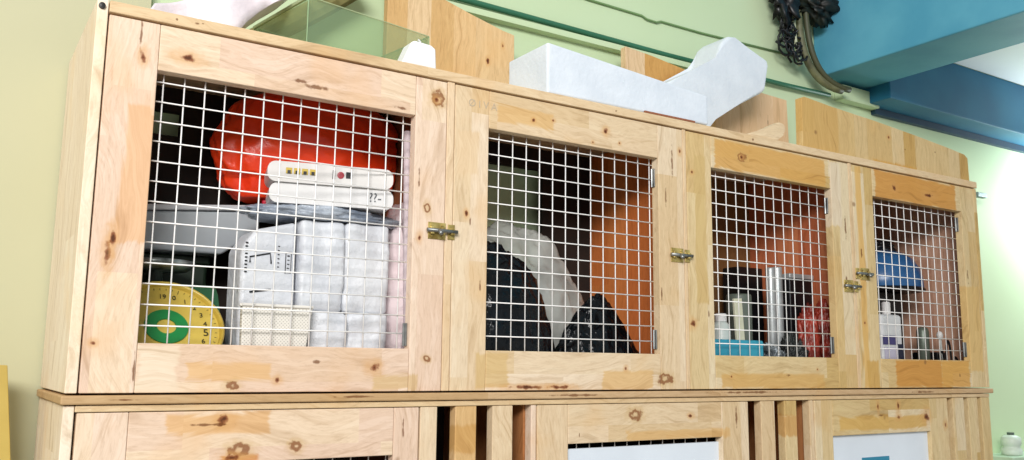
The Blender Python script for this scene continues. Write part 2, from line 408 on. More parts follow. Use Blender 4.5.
# back boards, with the two openings that show the wall
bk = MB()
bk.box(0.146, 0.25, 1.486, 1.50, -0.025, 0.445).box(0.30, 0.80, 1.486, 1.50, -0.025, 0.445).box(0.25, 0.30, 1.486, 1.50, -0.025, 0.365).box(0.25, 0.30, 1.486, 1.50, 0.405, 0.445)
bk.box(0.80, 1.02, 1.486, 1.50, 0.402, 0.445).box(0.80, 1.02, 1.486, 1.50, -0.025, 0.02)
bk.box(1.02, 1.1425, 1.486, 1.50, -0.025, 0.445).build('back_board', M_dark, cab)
board('back_board', 1.143, 2.103, 1.486, 1.50, -0.025, 0.445, wood('brown back boards', 'Z', [(132, 96, 60), (112, 80, 48), (140, 102, 62)], 9, strip=0.1, blk=1.0), cab, 0)
# big screw at the top left
MB().lathe((0.1365, FY - 0.004, 0.452), [(0.0005, 0), (0.004, 0.0005), (0.0042, 0.004)], 'Y', 12).build('screw', M_screw, cab)

TAN = (204, 160, 98); ORG = (206, 146, 66); ORG2 = (216, 164, 84)
def make_door(x0, x1, wx0, wx1, pal, seed, kn, pt, hinge_side=1, zt=0.443, zb=-0.038, wt=0.3805, wb=0.024, par=None, name='door', lb=None, phase=None):
    T = 0.018
    sm = wood('door stile wood %d' % seed, 'Z', pal, seed, kn, pt)
    sm2 = wood('door stile wood right %d' % seed, 'Z', pal, seed + 1.7, kn, pt)
    rm = wood('door rail wood %d' % seed, 'X', pal, seed + 0.5, kn, pt)
    g = MB()
    g.box(x0, wx0, FY, FY + T, zb, zt).box(wx1, x1, FY, FY + T, zb, zt)
    g.box(wx0 + 0.0004, wx1 - 0.0004, FY, FY + T, wt, zt).box(wx0 + 0.0004, wx1 - 0.0004, FY, FY + T, zb, wb)
    for i, f in enumerate(g.bm.faces): f.material_index = (0, 1, 2, 2)[i // 6]
    d = g.build(name, sm, par, bevel=0.0012)
    d.ob.data.materials.append(sm2); d.ob.data.materials.append(rm)
    if lb: d.ob['label'] = lb
    w = MB(); p = 0.0272; r = 0.00102
    x = (phase if phase else wx0 + 0.004)
    while x < wx1 + 0.002:
        w.tube([(x, FY + T + 0.0015, max(wb - 0.004, zb)), (x, FY + T + 0.0015, wt + 0.006)], r, 6); x += p
    z = wt - 0.011
    while z > wb - 0.004:
        w.tube([(wx0 - 0.004, FY + T - 0.0008, z), (wx1 + 0.004, FY + T - 0.0008, z)], r, 6); z -= 0.0269
    w.build('mesh_panel', M_wire, d, smooth=True)
    return d
def hinge(d, x, z, h=0.034):
    MB().box(x - 0.003, x - 0.0005, FY + 0.008, FY + 0.0165, z - h / 2, z + h / 2, bev=0.0006).tube([(x - 0.003, FY + 0.0145, z - h / 2), (x - 0.003, FY + 0.0145, z + h / 2)], 0.0022, 8).build('hinge', M_steel, d)

def latch(d, x, z, sgn=1, w=0.030, h=0.026):
    """barrel bolt: plate with screws and barrel, rod with knob, keeper plate beyond the seam; sgn: side of the keeper"""
    b = MB(); y = FY
    b.box(x, x + w, y - 0.0018, y, z - h / 2, z + h / 2, bev=0.0005)
    for fx in (0.18, 0.8):
        b.box(x + w * fx - 0.003, x + w * fx + 0.003, y - 0.007, y - 0.0018, z - 0.006, z + 0.006, bev=0.001)
        for s in (-1, 1): b.lathe((x + w * fx, y - 0.0034, z + s * h * 0.33), [(0.0018, 0), (0.0026, 0.0016)], 'Y', 8)
    kx = x + w + 0.004 if sgn > 0 else x - 0.004 - 0.012
    b.box(kx, kx + 0.012, y - 0.0018, y, z - h * 0.45, z + h * 0.45, bev=0.0005)
    b.box(kx + 0.003, kx + 0.009, y - 0.0085, y - 0.0018, z - 0.0055, z + 0.0055, bev=0.001)
    rx0, rx1 = (x - 0.004, kx + 0.014) if sgn > 0 else (kx - 0.003, x + w + 0.005)
    n = b.build('latch', M_brass, d); n.ob['label'] = 'aged brass barrel bolt'
    r = MB().tube([(rx0, y - 0.0065, z), (rx1, y - 0.0065, z)], 0.0032, 10)
    r.tube([((x + w * 0.5), y - 0.008, z), ((x + w * 0.5), y - 0.017, z - 0.006)], [0.0028, 0.0034], 8)
    m = r.build('bolt_rod', M_steel, d, smooth=True); m.ob['label'] = 'steel bolt rod with knob'

k1 = [(0.166, 0.135, 0.004, 0.015), (0.171, 0.155, 0.003, 0.012), (0.186, 0.425, 0.002, 0.022, 'dot'), (0.190, 0.395, 0.004, 0.007), (0.246, 0.404, 0.012, 0.005),
      (0.158, 0.022, 0.003, 0.003), (0.330, -0.029, 0.007, 0.005, 'ring'), (0.390, -0.022, 0.004, 0.004), (0.531, -0.004, 0.008, 0.006, 'knot'), (0.445, 0.003, 0.006, 0.003, 'dot'),
      (0.625, 0.413, 0.009, 0.010, 'ring'), (0.622, 0.412, 0.004, 0.004), (0.426, 0.396, 0.022, 0.004, 'dot'), (0.402, 0.401, 0.012, 0.003, 'dot'), (0.562, 0.388, 0.010, 0.003, 'dot'), (0.598, 0.192, 0.003, 0.005),
      (0.610, 0.237, 0.004, 0.008, 'ring'), (0.595, 0.286, 0.002, 0.016, 'dot'), (0.207, -0.012, 0.0015, 0.022, 'dot'), (0.615, 0.010, 0.005, 0.004, 'ring')]
p1 = [(0.27, 0.38, -0.022, 0.0, (222, 182, 132)), (0.53, 0.60, -0.036, -0.015, (214, 184, 140)), (0.21, 0.26, -0.036, 0.022, (232, 214, 190)), (0.175, 0.21, 0.15, 0.33, (224, 182, 142))]
k2 = [(0.679, 0.236, 0.003, 0.005), (0.686, 0.222, 0.002, 0.008, 'dot'), (0.706, 0.125, 0.002, 0.012, 'dot'), (0.805, 0.408, 0.003, 0.003), (0.845, 0.414, 0.0025, 0.0025), (0.958, 0.412, 0.005, 0.005), (0.93, 0.388, 0.002, 0.002),
      (0.99, 0.395, 0.002, 0.002), (0.80, -0.033, 0.035, 0.003), (0.86, -0.033, 0.018, 0.003), (1.00, -0.002, 0.003, 0.003), (1.098, 0.31, 0.002, 0.02, 'dot'), (1.085, 0.13, 0.002, 0.012, 'dot'), (1.115, 0.38, 0.0025, 0.03, 'dot'), (1.135, 0.40, 0.003, 0.004), (1.09, -0.02, 0.014, 0.008, 'ring')]
p2 = [(0.735, 0.845, 0.395, 0.424, (218, 180, 124)), (0.70, 0.76, -0.035, 0.02, (212, 182, 130)), (0.66, 0.70, 0.30, 0.37, (226, 200, 164)), (0.95, 1.06, -0.036, -0.005, (222, 186, 132))]
k3 = [(1.30, 0.412, 0.010, 0.007, 'ring'), (1.30, 0.412, 0.004, 0.004), (1.165, 0.365, 0.003, 0.003), (1.255, -0.015, 0.002, 0.002), (1.415, -0.012, 0.006, 0.003, 'dot'), (1.50, 0.0, 0.002, 0.002), (1.20, 0.10, 0.002, 0.008, 'dot'), (1.61, 0.30, 0.003, 0.03, 'dot'), (1.605, 0.18, 0.003, 0.02, 'dot'), (1.16, 0.08, 0.006, 0.006)]
p3 = [(1.225, 1.55, 0.383, 0.44, (214, 166, 92)), (1.17, 1.20, 0.12, 0.40, (208, 180, 124)), (1.565, 1.60, 0.30, 0.44, (226, 210, 186)), (1.23, 1.52, -0.036, -0.010, (212, 172, 106))]
k4 = [(1.79, 0.408, 0.007, 0.006), (1.92, 0.405, 0.014, 0.004), (1.66, 0.25, 0.003, 0.012, 'dot'), (1.66, 0.10, 0.003, 0.004), (2.00, -0.01, 0.003, 0.005, 'dot'), (2.06, 0.22, 0.003, 0.02, 'dot')]
p4 = [(1.72, 2.03, 0.380, 0.442, ORG), (1.76, 1.93, -0.036, 0.022, ORG), (1.93, 2.04, -0.036, 0.022, ORG2), (1.65, 1.67, -0.038, 0.44, (222, 180, 108)), (2.045, 2.10, 0.0, 0.20, (220, 186, 124)), (1.66, 1.70, -0.038, 0.02, (208, 166, 92))]
d1 = make_door(0.1465, 0.6405, 0.209, 0.5865, PINK, 31, k1, p1, par=cab, lb='door at the left end, its compartment filled with bags and boxes', phase=0.221)
d2 = make_door(0.6555, 1.1415, 0.718, 1.0805, CREAM, 33, k2, p2, par=cab, lb='second door from the left, in front of black bags')
d3 = make_door(1.1515, 1.6275, 1.215, 1.5675, YELL, 36, k3, p3, par=cab, lb='third door from the left')
d4 = make_door(1.6395, 2.1070, 1.709, 2.0500, YELL, 38, k4, p4, par=cab, lb='door at the right end with orange toned rails')
hinge(d1, 0.5865, 0.045)
hinge(d2, 1.0805, 0.345); hinge(d2, 1.0805, 0.050)
hinge(d3, 1.5675, 0.345); hinge(d3, 1.5675, 0.050)
hinge(d4, 2.0500, 0.350); hinge(d4, 2.0500, 0.050)
latch(d1, 0.612, 0.204, 1); latch(d2, 1.108, 0.204, 1); latch(d3, 1.596, 0.175, 1); latch(d4, 1.652, 0.204, -1)
M_pencil = plain('pencil', (190, 172, 146), 0.8)
text_mesh('\u00d8 I V A', 0.017, M_pencil, (0.706, FY - 0.0003, 0.417), 'pencil_mark', d2, depth=0.0001)

# ------------------------------------------------------------------ plank between, lower cabinet
ledge = MB().box(0.127, 2.126, FY - 0.006, 1.50, -0.0515, -0.0405)
tag(ledge.build('platform_plank', wood('rough plank wood', 'X', [(206, 176, 138), (196, 164, 122), (214, 186, 148)], 41, strip=0.4, blk=0.5,
    knots=[(0.9, -0.046, 0.06, 0.002, 'dot'), (1.3, -0.044, 0.08, 0.002, 'dot'), (1.85, -0.047, 0.05, 0.002, 'dot'), (0.5, -0.045, 0.03, 0.0015, 'dot'), (0.2, -0.046, 0.02, 0.0015, 'dot')]), bevel=0.002),
    'rough edged wooden plank sandwiched between the upper and the lower cage cabinets', 'plank')
low = thing('cage_cabinet', (1.125, 1.35, -1.3), 'lower wooden cage cabinet with vertical slats between its mesh doors, under the rough plank', 'cabinet')
LB = -0.58
board('side_panel', 0.131, 0.1435, FY, 1.50, LB, -0.0525, wood('lower side wood', 'Z', [(242, 227, 206), (238, 222, 198)], 44, across='Y', strip=0.1, blk=0.5), low)
board('side_panel', 2.080, 2.115, FY, 1.50, LB, -0.061, wood('lower right side wood', 'Z', YELL, 45), low)
board('top_board', 0.144, 2.115, FY - 0.001, 1.50, -0.0605, -0.0525, wood('lower top wood', 'X', [(228, 204, 166), (222, 196, 156)], 46, strip=0.4, blk=0.6), low)
board('bottom_board', 0.144, 2.079, FY, 1.50, LB, LB + 0.014, wood('lower bottom wood', 'X', CREAM, 47), low)
board('back_board', 0.144, 2.079, 1.488, 1.50, LB + 0.0145, -0.061, M_dark, low, 0)
for x in (0.637, 0.806, 1.300, 1.475, 1.947):
    board('divider', x - 0.004 if x < 1.4 else x, x + 0.006, FY + 0.02, 1.487, LB + 0.0145, -0.061, wood('lower divider wood %d' % int(x * 1000), 'Z', [(176, 120, 76), (166, 110, 66), (186, 130, 86)] if x != 0.637 else [(90, 50, 30), (70, 40, 24)], 50 + x, across='Y'), low, 0)
for lx in (0.132, 0.62, 1.12, 1.62, 2.075):
    for ly in (FY, 1.46): board('leg', lx, lx + 0.04, ly, ly + 0.04, -EYE, LB - 0.0005, wood('leg wood %d%d' % (int(lx * 100), int(ly * 10)), 'Z', CREAM, lx * 7 + ly), low)
slats = [(0.608, 0.636, CREAM), (0.667, 0.704, GOLD), (0.733, 0.770, CREAM), (0.805, 0.8145, PINK), (1.333, 1.371, CREAM), (1.399, 1.434, YELL), (1.472, 1.484, CREAM), (1.966, 2.010, YELL), (2.028, 2.066, YELL)]
for i, (a, b_, pal) in enumerate(slats):
    board('slat', a, b_, FY + 0.001, FY + 0.019, LB + 0.0145, -0.061, wood('slat wood %d' % i, 'Z', pal, 60 + i, patches=[(a - .01, b_ + .01, -0.13, -0.09, TAN)] if i in (1, 5) else []), low)
kl = [(0.322, -0.073, 0.008, 0.007), (0.305, -0.079, 0.030, 0.002, 'dot'), (0.42, -0.111, 0.007, 0.006, 'ring'), (0.345, -0.112, 0.012, 0.007, 'ring'), (0.335, -0.122, 0.010, 0.004), (0.58, -0.09, 0.0015, 0.02, 'dot'),
      (0.785, -0.08, 0.003, 0.006, 'dot'), (0.90, -0.11, 0.0015, 0.004, 'dot'), (1.02, -0.08, 0.012, 0.008, 'ring'), (1.15, -0.085, 0.005, 0.003), (1.265, -0.09, 0.003, 0.02, 'dot'),
      (1.70, -0.095, 0.008, 0.003, 'dot'), (1.76, -0.10, 0.006, 0.004), (1.69, -0.075, 0.003, 0.008), (1.76, -0.078, 0.004, 0.010), (1.86, -0.10, 0.010, 0.010), (1.93, -0.12, 0.004, 0.006)]
pl = [(0.25, 0.38, -0.090, -0.065, (222, 180, 130)), (1.09, 1.24, -0.122, -0.115, (206, 140, 72)), (1.0, 1.25, -0.125, -0.108, (218, 180, 124)), (1.56, 1.86, -0.125, -0.097, (212, 172, 98)), (0.32, 0.37, -0.13, -0.118, (206, 140, 80))]
e1 = make_door(0.1465, 0.605, 0.205, 0.565, PINK, 71, kl, pl, zt=-0.0615, zb=LB + 0.015, wt=-0.1285, wb=-0.49, par=low, lb='left end door of the lower row')
e2 = make_door(0.8165, 1.297, 0.877, 1.227, CREAM, 73, kl, pl, zt=-0.0615, zb=LB + 0.015, wt=-0.1245, wb=-0.49, par=low, lb='middle door of the lower row')
e3 = make_door(1.486, 1.943, 1.540, 1.874, YELL, 75, kl, pl, zt=-0.0615, zb=LB + 0.015, wt=-0.1330, wb=-0.49, par=low, lb='right hand door of the lower row')
M_sheet = plain('white plastic sheet', (226, 234, 244), 0.4, c2=(218, 226, 236))
tag(MB().box(0.8775, 1.2265, FY + 0.009, FY + 0.0155, -0.4899, -0.1335).build('plastic_sheet', M_sheet), 'plain white sheet filling the mesh opening of the middle lower door', 'sheet')
sh = MB().box(1.5405, 1.8735, FY + 0.009, FY + 0.0155, -0.4899, -0.1335).build('plastic_sheet', M_sheet); tag(sh, 'white sheet with a blue printed square in the opening of the right lower door', 'sheet')
pr = MB().box(1.640, 1.732, FY + 0.0085, FY + 0.00899, -0.245, -0.181).build('printed_square', plain('blue print', (48, 138, 170), 0.5), sh); pr.ob['label'] = 'blue printed square'

# ------------------------------------------------------------------ on top of the upper cabinet
TOP = 0.4615
M_plankg = wood('golden plank wood', 'Z', GOLD, 81, strip=0.05, blk=1.2, knots=[(0.87, 0.60, 0.003, 0.006), (0.905, 0.64, 0.002, 0.004)])
b1 = MB().prism([(0.650, TOP), (0.650, 0.745), (0.70, 0.733), (0.764, 0.708), (0.83, 0.690), (0.905, 0.672), (0.932, 0.668), (0.934, TOP)], 1.462, 1.479)
tag(b1.build('wooden_board', M_plankg, bevel=0.001), 'tall golden plank with a sloping top, behind the clear tank on the cabinet', 'board')
b2 = MB().prism([(1.226, TOP), (1.225, 0.706), (1.30, 0.700), (1.427, 0.684), (1.60, 0.679), (1.752, 0.673), (1.757, TOP)], 1.462, 1.479)
tag(b2.build('wooden_board', wood('second plank wood', 'Z', [(214, 168, 104), (220, 180, 122), (206, 158, 92), (226, 196, 158), (228, 200, 168)], 85, strip=0.06, blk=1.2,
    knots=[(1.68, 0.60, 0.0015, 0.03, 'dot')], patches=[(1.50, 1.757, TOP, 0.71, (228, 194, 156))]), bevel=0.001), 'golden and pink plank standing behind the white foam pieces', 'board')
b3 = MB().prism([(1.500, TOP), (1.502, 0.573), (1.512, 0.577), (1.60, 0.570), (1.75, 0.562), (1.90, 0.551), (2.03, 0.540), (2.105, 0.532), (2.118, 0.524), (2.120, TOP)], 1.214, 1.231)
tag(b3.build('wooden_board', wood('third plank wood', 'Z', [(212, 182, 128), (202, 166, 102), (216, 190, 142), (220, 196, 152)], 88, strip=0.045, blk=1.2, patches=[(1.74, 1.90, TOP, 0.471, (208, 160, 82)), (1.5, 1.62, 0.46, 0.58, (206, 168, 104))],
    knots=[(1.80, 0.53, 0.004, 0.003), (1.86, 0.51, 0.002, 0.002, 'dot'), (1.98, 0.52, 0.003, 0.003, 'dot')]), bevel=0.001), 'long light plank above the two right hand doors, its top sloping down to the right', 'board')

# clear tank
tank = thing('glass_tank', (0.538, 1.34, TOP), 'greenish clear tank on top of the cabinet in front of the tall golden plank', 'tank')
c0, c1, c3 = Vector((0.424, 1.246)), Vector((0.652, 1.292)), Vector((0.393, 1.419)); c2 = c1 + c3 - c0
M_glass = glass_tint('green tinted glass', (0.88, 0.93, 0.83, 1), 0.26)
ztk = 0.550
def pane(a, b, nm='pane', t=0.003, z0=TOP, z1=ztk):
    n = Vector((-(b - a).y, (b - a).x)).normalized() * t
    MB().prism([(a.x, a.y), (b.x, b.y), (b.x + n.x, b.y + n.y), (a.x + n.x, a.y + n.y)], z0 + 0.0004, z1, axis='Z').build(nm, M_glass, tank)
sh_ = lambda a, b: (a + (b - a).normalized() * 0.0036, b - (b - a).normalized() * 0.0036)
pane(c0, c1); pane(*sh_(c1, c2)); pane(c2, c3); pane(*sh_(c3, c0))
M_edge = plain('pale green glass edge', (186, 200, 156), 0.4)
ed = MB()
for a, b, r_e in ((c0, c1, .0008), (c1, c2, .0008), (c2, c3, .0008), (c3, c0, .0034)): ed.tube([(a.x, a.y, ztk + 0.001), (b.x, b.y, ztk + 0.001)], r_e, 6)
ed.build('rim', M_edge, tank)
M_seal = plain('grey green silicone', (140, 172, 124), 0.5)
for a in (c0, c1, c2, c3): MB().tube([(a.x, a.y, TOP + 0.001), (a.x, a.y, ztk)], 0.0009, 6).build('corner_seal', M_seal, tank)

# white adapter
ad = MB().prism([(0.562, TOP + 0.0002), (0.578, 0.499), (0.584, 0.502), (0.612, 0.500), (0.620, 0.495), (0.622, TOP + 0.0002)], 1.203, 1.235, bev=0.003)
adn = tag(ad.build('power_adapter', plain('bright white plastic', (244, 244, 246), 0.4), smooth=False), 'small white plastic adapter at the front corner of the clear tank', 'adapter')
MB().tube([(0.597, 1.215, 0.500), (0.598, 1.215, 0.506), (0.594, 1.215, 0.509)], 0.0016, 6).build('cord_stub', M_white, adn)

# white plastic bags at the left end

bg = MB().prism([(0.200, TOP), (0.213, 0.500), (0.240, 0.516), (0.27, 0.532), (0.36, 0.62), (0.47, 0.63), (0.405, 0.560), (0.372, 0.528), (0.338, 0.500), (0.31, TOP)], 1.27, 1.345)
bmesh.ops.triangulate(bg.bm, faces=bg.bm.faces[:])
bmesh.ops.subdivide_edges(bg.bm, edges=bg.bm.edges[:], cuts=5, use_grid_fill=True)
for v in bg.bm.verts:
    q = v.co * 14
    v.co += Vector((noise.noise(q) * 0.008, noise.noise(q + Vector((9, 1, 1))) * 0.022, noise.noise(q + Vector((2, 7, 1))) * 0.008))
    v.co.z = max(v.co.z, TOP); v.co.y = min(1.355, v.co.y)
tag(bg.build('plastic_bag', plain('white bag film', (232, 224, 230), 0.4, c2=(218, 206, 212), scale=16, bump=0.3), smooth=True), 'crumpled white plastic bag on the left end of the cabinet top', 'bag')
bt = MB().tube(bez([(0.315, 1.480, TOP + 0.022), (0.40, 1.482, 0.545), (0.48, 1.482, 0.600), (0.53, 1.482, 0.64), (0.60, 1.482, 0.70)], 12), [0.021] * 13, 10)
tag(bt.build('wooden_stick', plain('mossy brown wood', (150, 142, 90), 0.8, c2=(104, 98, 52), scale=30)), 'olive brown stick leaning up behind the crumpled white bag', 'stick')

# foam
fo = MB()
pts = [(0.836, 1.204), (1.214, 1.203), (1.222, 1.330), (0.826, 1.315)]
zt_ = [0.5535, 0.5230, 0.524, 0.5480]
va = [fo.bm.verts.new((x, y, TOP + (0.0005 if i in (0, 3) else 0.003))) for i, (x, y) in enumerate(pts)]
vb = [fo.bm.verts.new((x, y, z)) for (x, y), z in zip(pts, zt_)]
fo.bm.faces.new(va); fo.bm.faces.new(vb)
for i in range(4): fo.bm.faces.new((va[i], va[(i + 1) % 4], vb[(i + 1) % 4], vb[i]))
bmesh.ops.bevel(fo.bm, geom=fo.bm.edges[:], offset=0.004, segments=3, profile=0.5, affect='EDGES')
tag(fo.build('foam_block', M_foam), 'long white foam block lying along the front edge of the cabinet top', 'foam block')
f2 = MB().prism([(1.235, TOP + 0.0005), (1.235, 0.590), (1.300, 0.625), (1.405, 0.678), (1.424, 0.728), (1.448, 0.748), (1.465, 0.746), (1.572, 0.714), (1.576, 0.700), (1.562, 0.640), (1.550, 0.630), (1.392, 0.549), (1.330, TOP + 0.0005)], 1.362, 1.448, bev=0.008)
for v in f2.bm.verts:
    v.co.y += (0.03 if v.co.z > 0.6 else 0) * 0
tag(f2.build('foam_packing', M_foam), 'bent white foam packing piece rising behind the long foam block', 'foam packing')
rd = MB().prism([(1.318, TOP + 0.0003), (1.335, 0.469), (1.372, 0.482), (1.402, 0.496), (1.416, 0.503), (1.430, 0.502), (1.436, 0.494), (1.434, 0.484), (1.425, 0.478), (1.410, TOP + 0.0003)], 1.203, 1.224, bev=0.003)
tag(rd.build('wooden_wedge', wood('stick wood', 'X', [(236, 218, 186), (230, 208, 174)], 91)), 'short pale wooden wedge lying at the front edge right of the bent foam piece', 'wedge')
rr = MB().box(1.05, 1.175, 1.199, 1.2025, TOP + 0.0003, TOP + 0.004)
tag(rr.build('cardboard_strip', plain('reddish brown card', (150, 92, 62), 0.8)), 'thin reddish brown strip lying under the front of the foam block', 'strip')
cl = MB().lathe((2.66, WY - 0.03, 0.535), [(0.006, 0), (0.006, 0.029)], 'Y', 10).box(2.635, 2.685, WY - 0.045, WY - 0.028, 0.528, 0.543, bev=0.002)
tag(cl.build('wall_hook', plain('grey hook metal', (130, 148, 146), 0.4, 0.5)), 'small grey hook on the bright wall just right of the upper cabinet', 'hook')

# ------------------------------------------------------------------ left compartment
FL = -0.0255
sc = thing('weighing_scale', (0.252, 1.31, FL), 'yellow faced dial weighing scale with a green ring, bottom left behind the mesh', 'scale')
DC = (0.256, 1.266, 0.050); LEAN = -36
M_dial = plain('aged yellow dial', (206, 180, 82), 0.45, c2=(190, 162, 66), scale=20)
bd = MB(); pr_ = [(1.236, FL + 0.0003), (1.243, -0.008), (1.318, 0.098), (1.330, 0.112), (1.40, 0.112), (1.404, FL + 0.0003)]
va = [bd.bm.verts.new((0.176, y, z)) for y, z in pr_]; vb = [bd.bm.verts.new((0.334, y, z)) for y, z in pr_]
bd.bm.faces.new(va); bd.bm.faces.new(vb[::-1])
for i in range(6): bd.bm.faces.new((va[i], vb[i], vb[(i + 1) % 6], va[(i + 1) % 6]))
bmesh.ops.bevel(bd.bm, geom=bd.bm.edges[:], offset=0.004, segments=2, profile=0.5, affect='EDGES')
bd.build('body', plain('green enamel', (40, 92, 62), 0.4), sc)
dial = MB().lathe((DC[0], DC[1] + 0.004, DC[2]), [(0.002, 0), (0.074, 0.0), (0.074, 0.012)], 'Y', 64).lean(DC, LEAN).build('dial', M_dial, sc)
MB().lathe((DC[0], DC[1], DC[2]), [(0.070, 0.005), (0.071, -0.002), (0.0735, -0.004), (0.0765, -0.001), (0.077, 0.016), (0.070, 0.016)], 'Y', 64, close=False).lean(DC, LEAN).build('rim', plain('gold rim', (210, 184, 84), 0.3, c2=(184, 154, 60)), sc, smooth=True)
MB().lathe((DC[0], DC[1], DC[2]), [(0.0125, 0.0036), (0.0125, 0.0020), (0.0285, 0.0020), (0.0285, 0.0036)], 'Y', 48, close=False).lean(DC, LEAN).build('green_ring', plain('green print', (20, 136, 66), 0.5, c2=(16, 120, 58)), dial)
M_ink = plain('dark ink', (62, 58, 28), 0.6)
for i, tx in enumerate(('19', '0', '1', '2', '3', '4', '5', '6', '7')):
    a = math.radians(92 - i * 17)
    pos = Vector((DC[0] + 0.052 * math.cos(a), DC[1] + 0.0032, DC[2] + 0.052 * math.sin(a)))
    nm = text_mesh(tx, 0.0105 if tx != '5' else 0.0165, M_ink, pos, 'numeral', dial)
    q = Matrix.Translation(Vector(DC) + Vector((0, 0, EYE)) - dial.matrix_world_loc) @ Matrix.Rotation(math.radians(LEAN), 4, 'X') @ Matrix.Translation(-(Vector(DC) + Vector((0, 0, EYE)) - dial.matrix_world_loc))
    nm.ob.data.transform(q)
for i in range(100):
    if i % 2: continue
    a = math.radians(i * 3.6); r0 = 0.061 if i % 10 == 0 else 0.064
    ca, sa = math.cos(a), math.sin(a)
    MB().tube([(DC[0] + r0 * ca, DC[1] + 0.0035, DC[2] + r0 * sa), (DC[0] + 0.067 * ca, DC[1] + 0.0035, DC[2] + 0.067 * sa)], 0.0004, 4).lean(DC, LEAN).build('tick_mark', M_ink, dial)
MB().lathe((0.250, 1.348, 0.1135), [(0.012, 0.0), (0.012, 0.016), (0.045, 0.017), (0.052, 0.022), (0.055, 0.030), (0.052, 0.030), (0.047, 0.024)], 'Z', 40).build('weighing_tray', plain('dull pressed tin', (176, 182, 180), 0.3, 0.6, c2=(60, 64, 62), scale=34), sc, smooth=True)

cr = thing('storage_crate', (0.28, 1.445, FL), 'dark green crate at the back left, carrying the grey tub', 'crate')
M_dg = plain('dark green plastic', (36, 58, 38), 0.5, c2=(18, 32, 22))
MB().box(0.152, 0.340, 1.412, 1.48, FL + 0.0005, 0.150, bev=0.006).build('body', M_dg, cr)
MB().box(0.149, 0.343, 1.409, 1.4835, 0.1505, 0.163, bev=0.003).build('rim', M_dg, cr)
tb = thing('plastic_tub', (0.28, 1.40, 0.163), 'pale grey plastic tub on the green crate, behind the mesh at left', 'tub')
n = MB().prism([(0.158, 0.1640), (0.150, 0.213), (0.405, 0.236), (0.407, 0.205), (0.35, 0.1640)], 1.375, 1.483, bev=0.004).build('tub_body', plain('pale grey plastic', (178, 184, 188), 0.4, c2=(160, 166, 172)), tb)
MB().prism([(0.1485, 0.2135), (0.1485, 0.222), (0.411, 0.246), (0.411, 0.2375)], 1.370, 1.485, bev=0.002).build('tub_lid', plain('grey white plastic', (200, 202, 206), 0.4), tb)

# printed packet, white packs, basket, cloth
M_pack = plain('white wrapped paper', (222, 224, 228), 0.45, c2=(202, 205, 212), scale=12, bump=0.7)
pk = MB().prism([(0.350, FL + 0.0005), (0.348, 0.162), (0.366, 0.190), (0.4265, 0.206), (0.4305, FL + 0.0005)], 1.258, 1.33, bev=0.006).build('printed_packet', M_pack)
tag(pk, 'white packet printed with a black outlined rectangle, left of the white packs', 'packet')
M_print = plain('black print', (30, 32, 36), 0.5); y = 1.2572
def mark(nm, segs, w, mat=M_print, par=pk, yy=y):
    b = MB()
    for q in segs: b.tube([(px, yy, pz) for px, pz in q], w, 4)
    b.build(nm, mat, par)
mark('printed_frame', [[(0.3605, 0.142), (0.360, 0.150), (0.389, 0.157), (0.391, 0.142)]], 0.0012)
mark('printed_line', [[(0.362, 0.100), (0.392, 0.105)]], 0.0014)
for i in range(9): mark('printed_letter', [[(0.353, 0.170 - i * 0.0052), (0.3565, 0.170 - i * 0.0052)]], 0.0011)
for i in range(5): mark('printed_letter', [[(0.355, 0.078 - i * 0.0036), (0.360, 0.080 - i * 0.0036)]], 0.0009)
for i in range(7): mark('printed_letter', [[(0.400, 0.168 - i * 0.006), (0.4025, 0.168 - i * 0.006)]], 0.0008)
mark('printed_frame', [[(0.412, 0.160), (0.420, 0.161), (0.420, 0.130), (0.412, 0.129), (0.412, 0.160)]], 0.0006)
for i in range(4): mark('printed_letter', [[(0.4145, 0.155 - i * 0.006), (0.4175, 0.155 - i * 0.006)]], 0.0011 if i == 0 else 0.0007)
specs = [(0.4315, 0.4995, 0.076, 0.211, 'white wrapped pack, upper left of the four stacked under the white modem'), (0.500, 0.573, 0.076, 0.212, 'white wrapped pack, upper right of the four, beside the pinkish cloth bag'),
         (0.446, 0.506, FL + 0.0005, 0.0755, 'white wrapped pack, lower left of the four, beside the perforated basket'), (0.5065, 0.571, FL + 0.0005, 0.0755, 'white wrapped pack, lower right of the four at the cage floor')]
for i, (x0, x1, z0, z1, lb_) in enumerate(specs):
    b = MB().box(x0, x1, 1.250 if i < 2 else 1.247, 1.34, z0, z1, bev=0.0065)
    bmesh.ops.subdivide_edges(b.bm, edges=[e for e in b.bm.edges if e.calc_length() > 0.03], cuts=6, use_grid_fill=True)
    for v in b.bm.verts:
        if v.co.y < 1.27: v.co.y += 0.010 * noise.noise(v.co * 30 + Vector((i, 0, 0)))
    pn = tag(b.build('wrapped_pack', M_pack, smooth=True), lb_, 'pack', 'white wrapped packs behind the left door')
    if i == 0:
        mark('printed_line', [[(0.4935, 0.185), (0.4935, 0.160)]], 0.0011, plain('dark print', (60, 66, 76), 0.5), pn, 1.2475)
fb = MB().blob((0.482, 1.296, 0.222), (0.125, 0.056, 0.018), 21, 0.25, 3, 5, floor=0.2125, zmax=0.2325)
tag(fb.build('folded_bag', plain('grey translucent film', (188, 196, 206), 0.3, c2=(120, 130, 146), scale=26, bump=0.6), smooth=True), 'folded grey plastic film between the white packs and the modems', 'film')
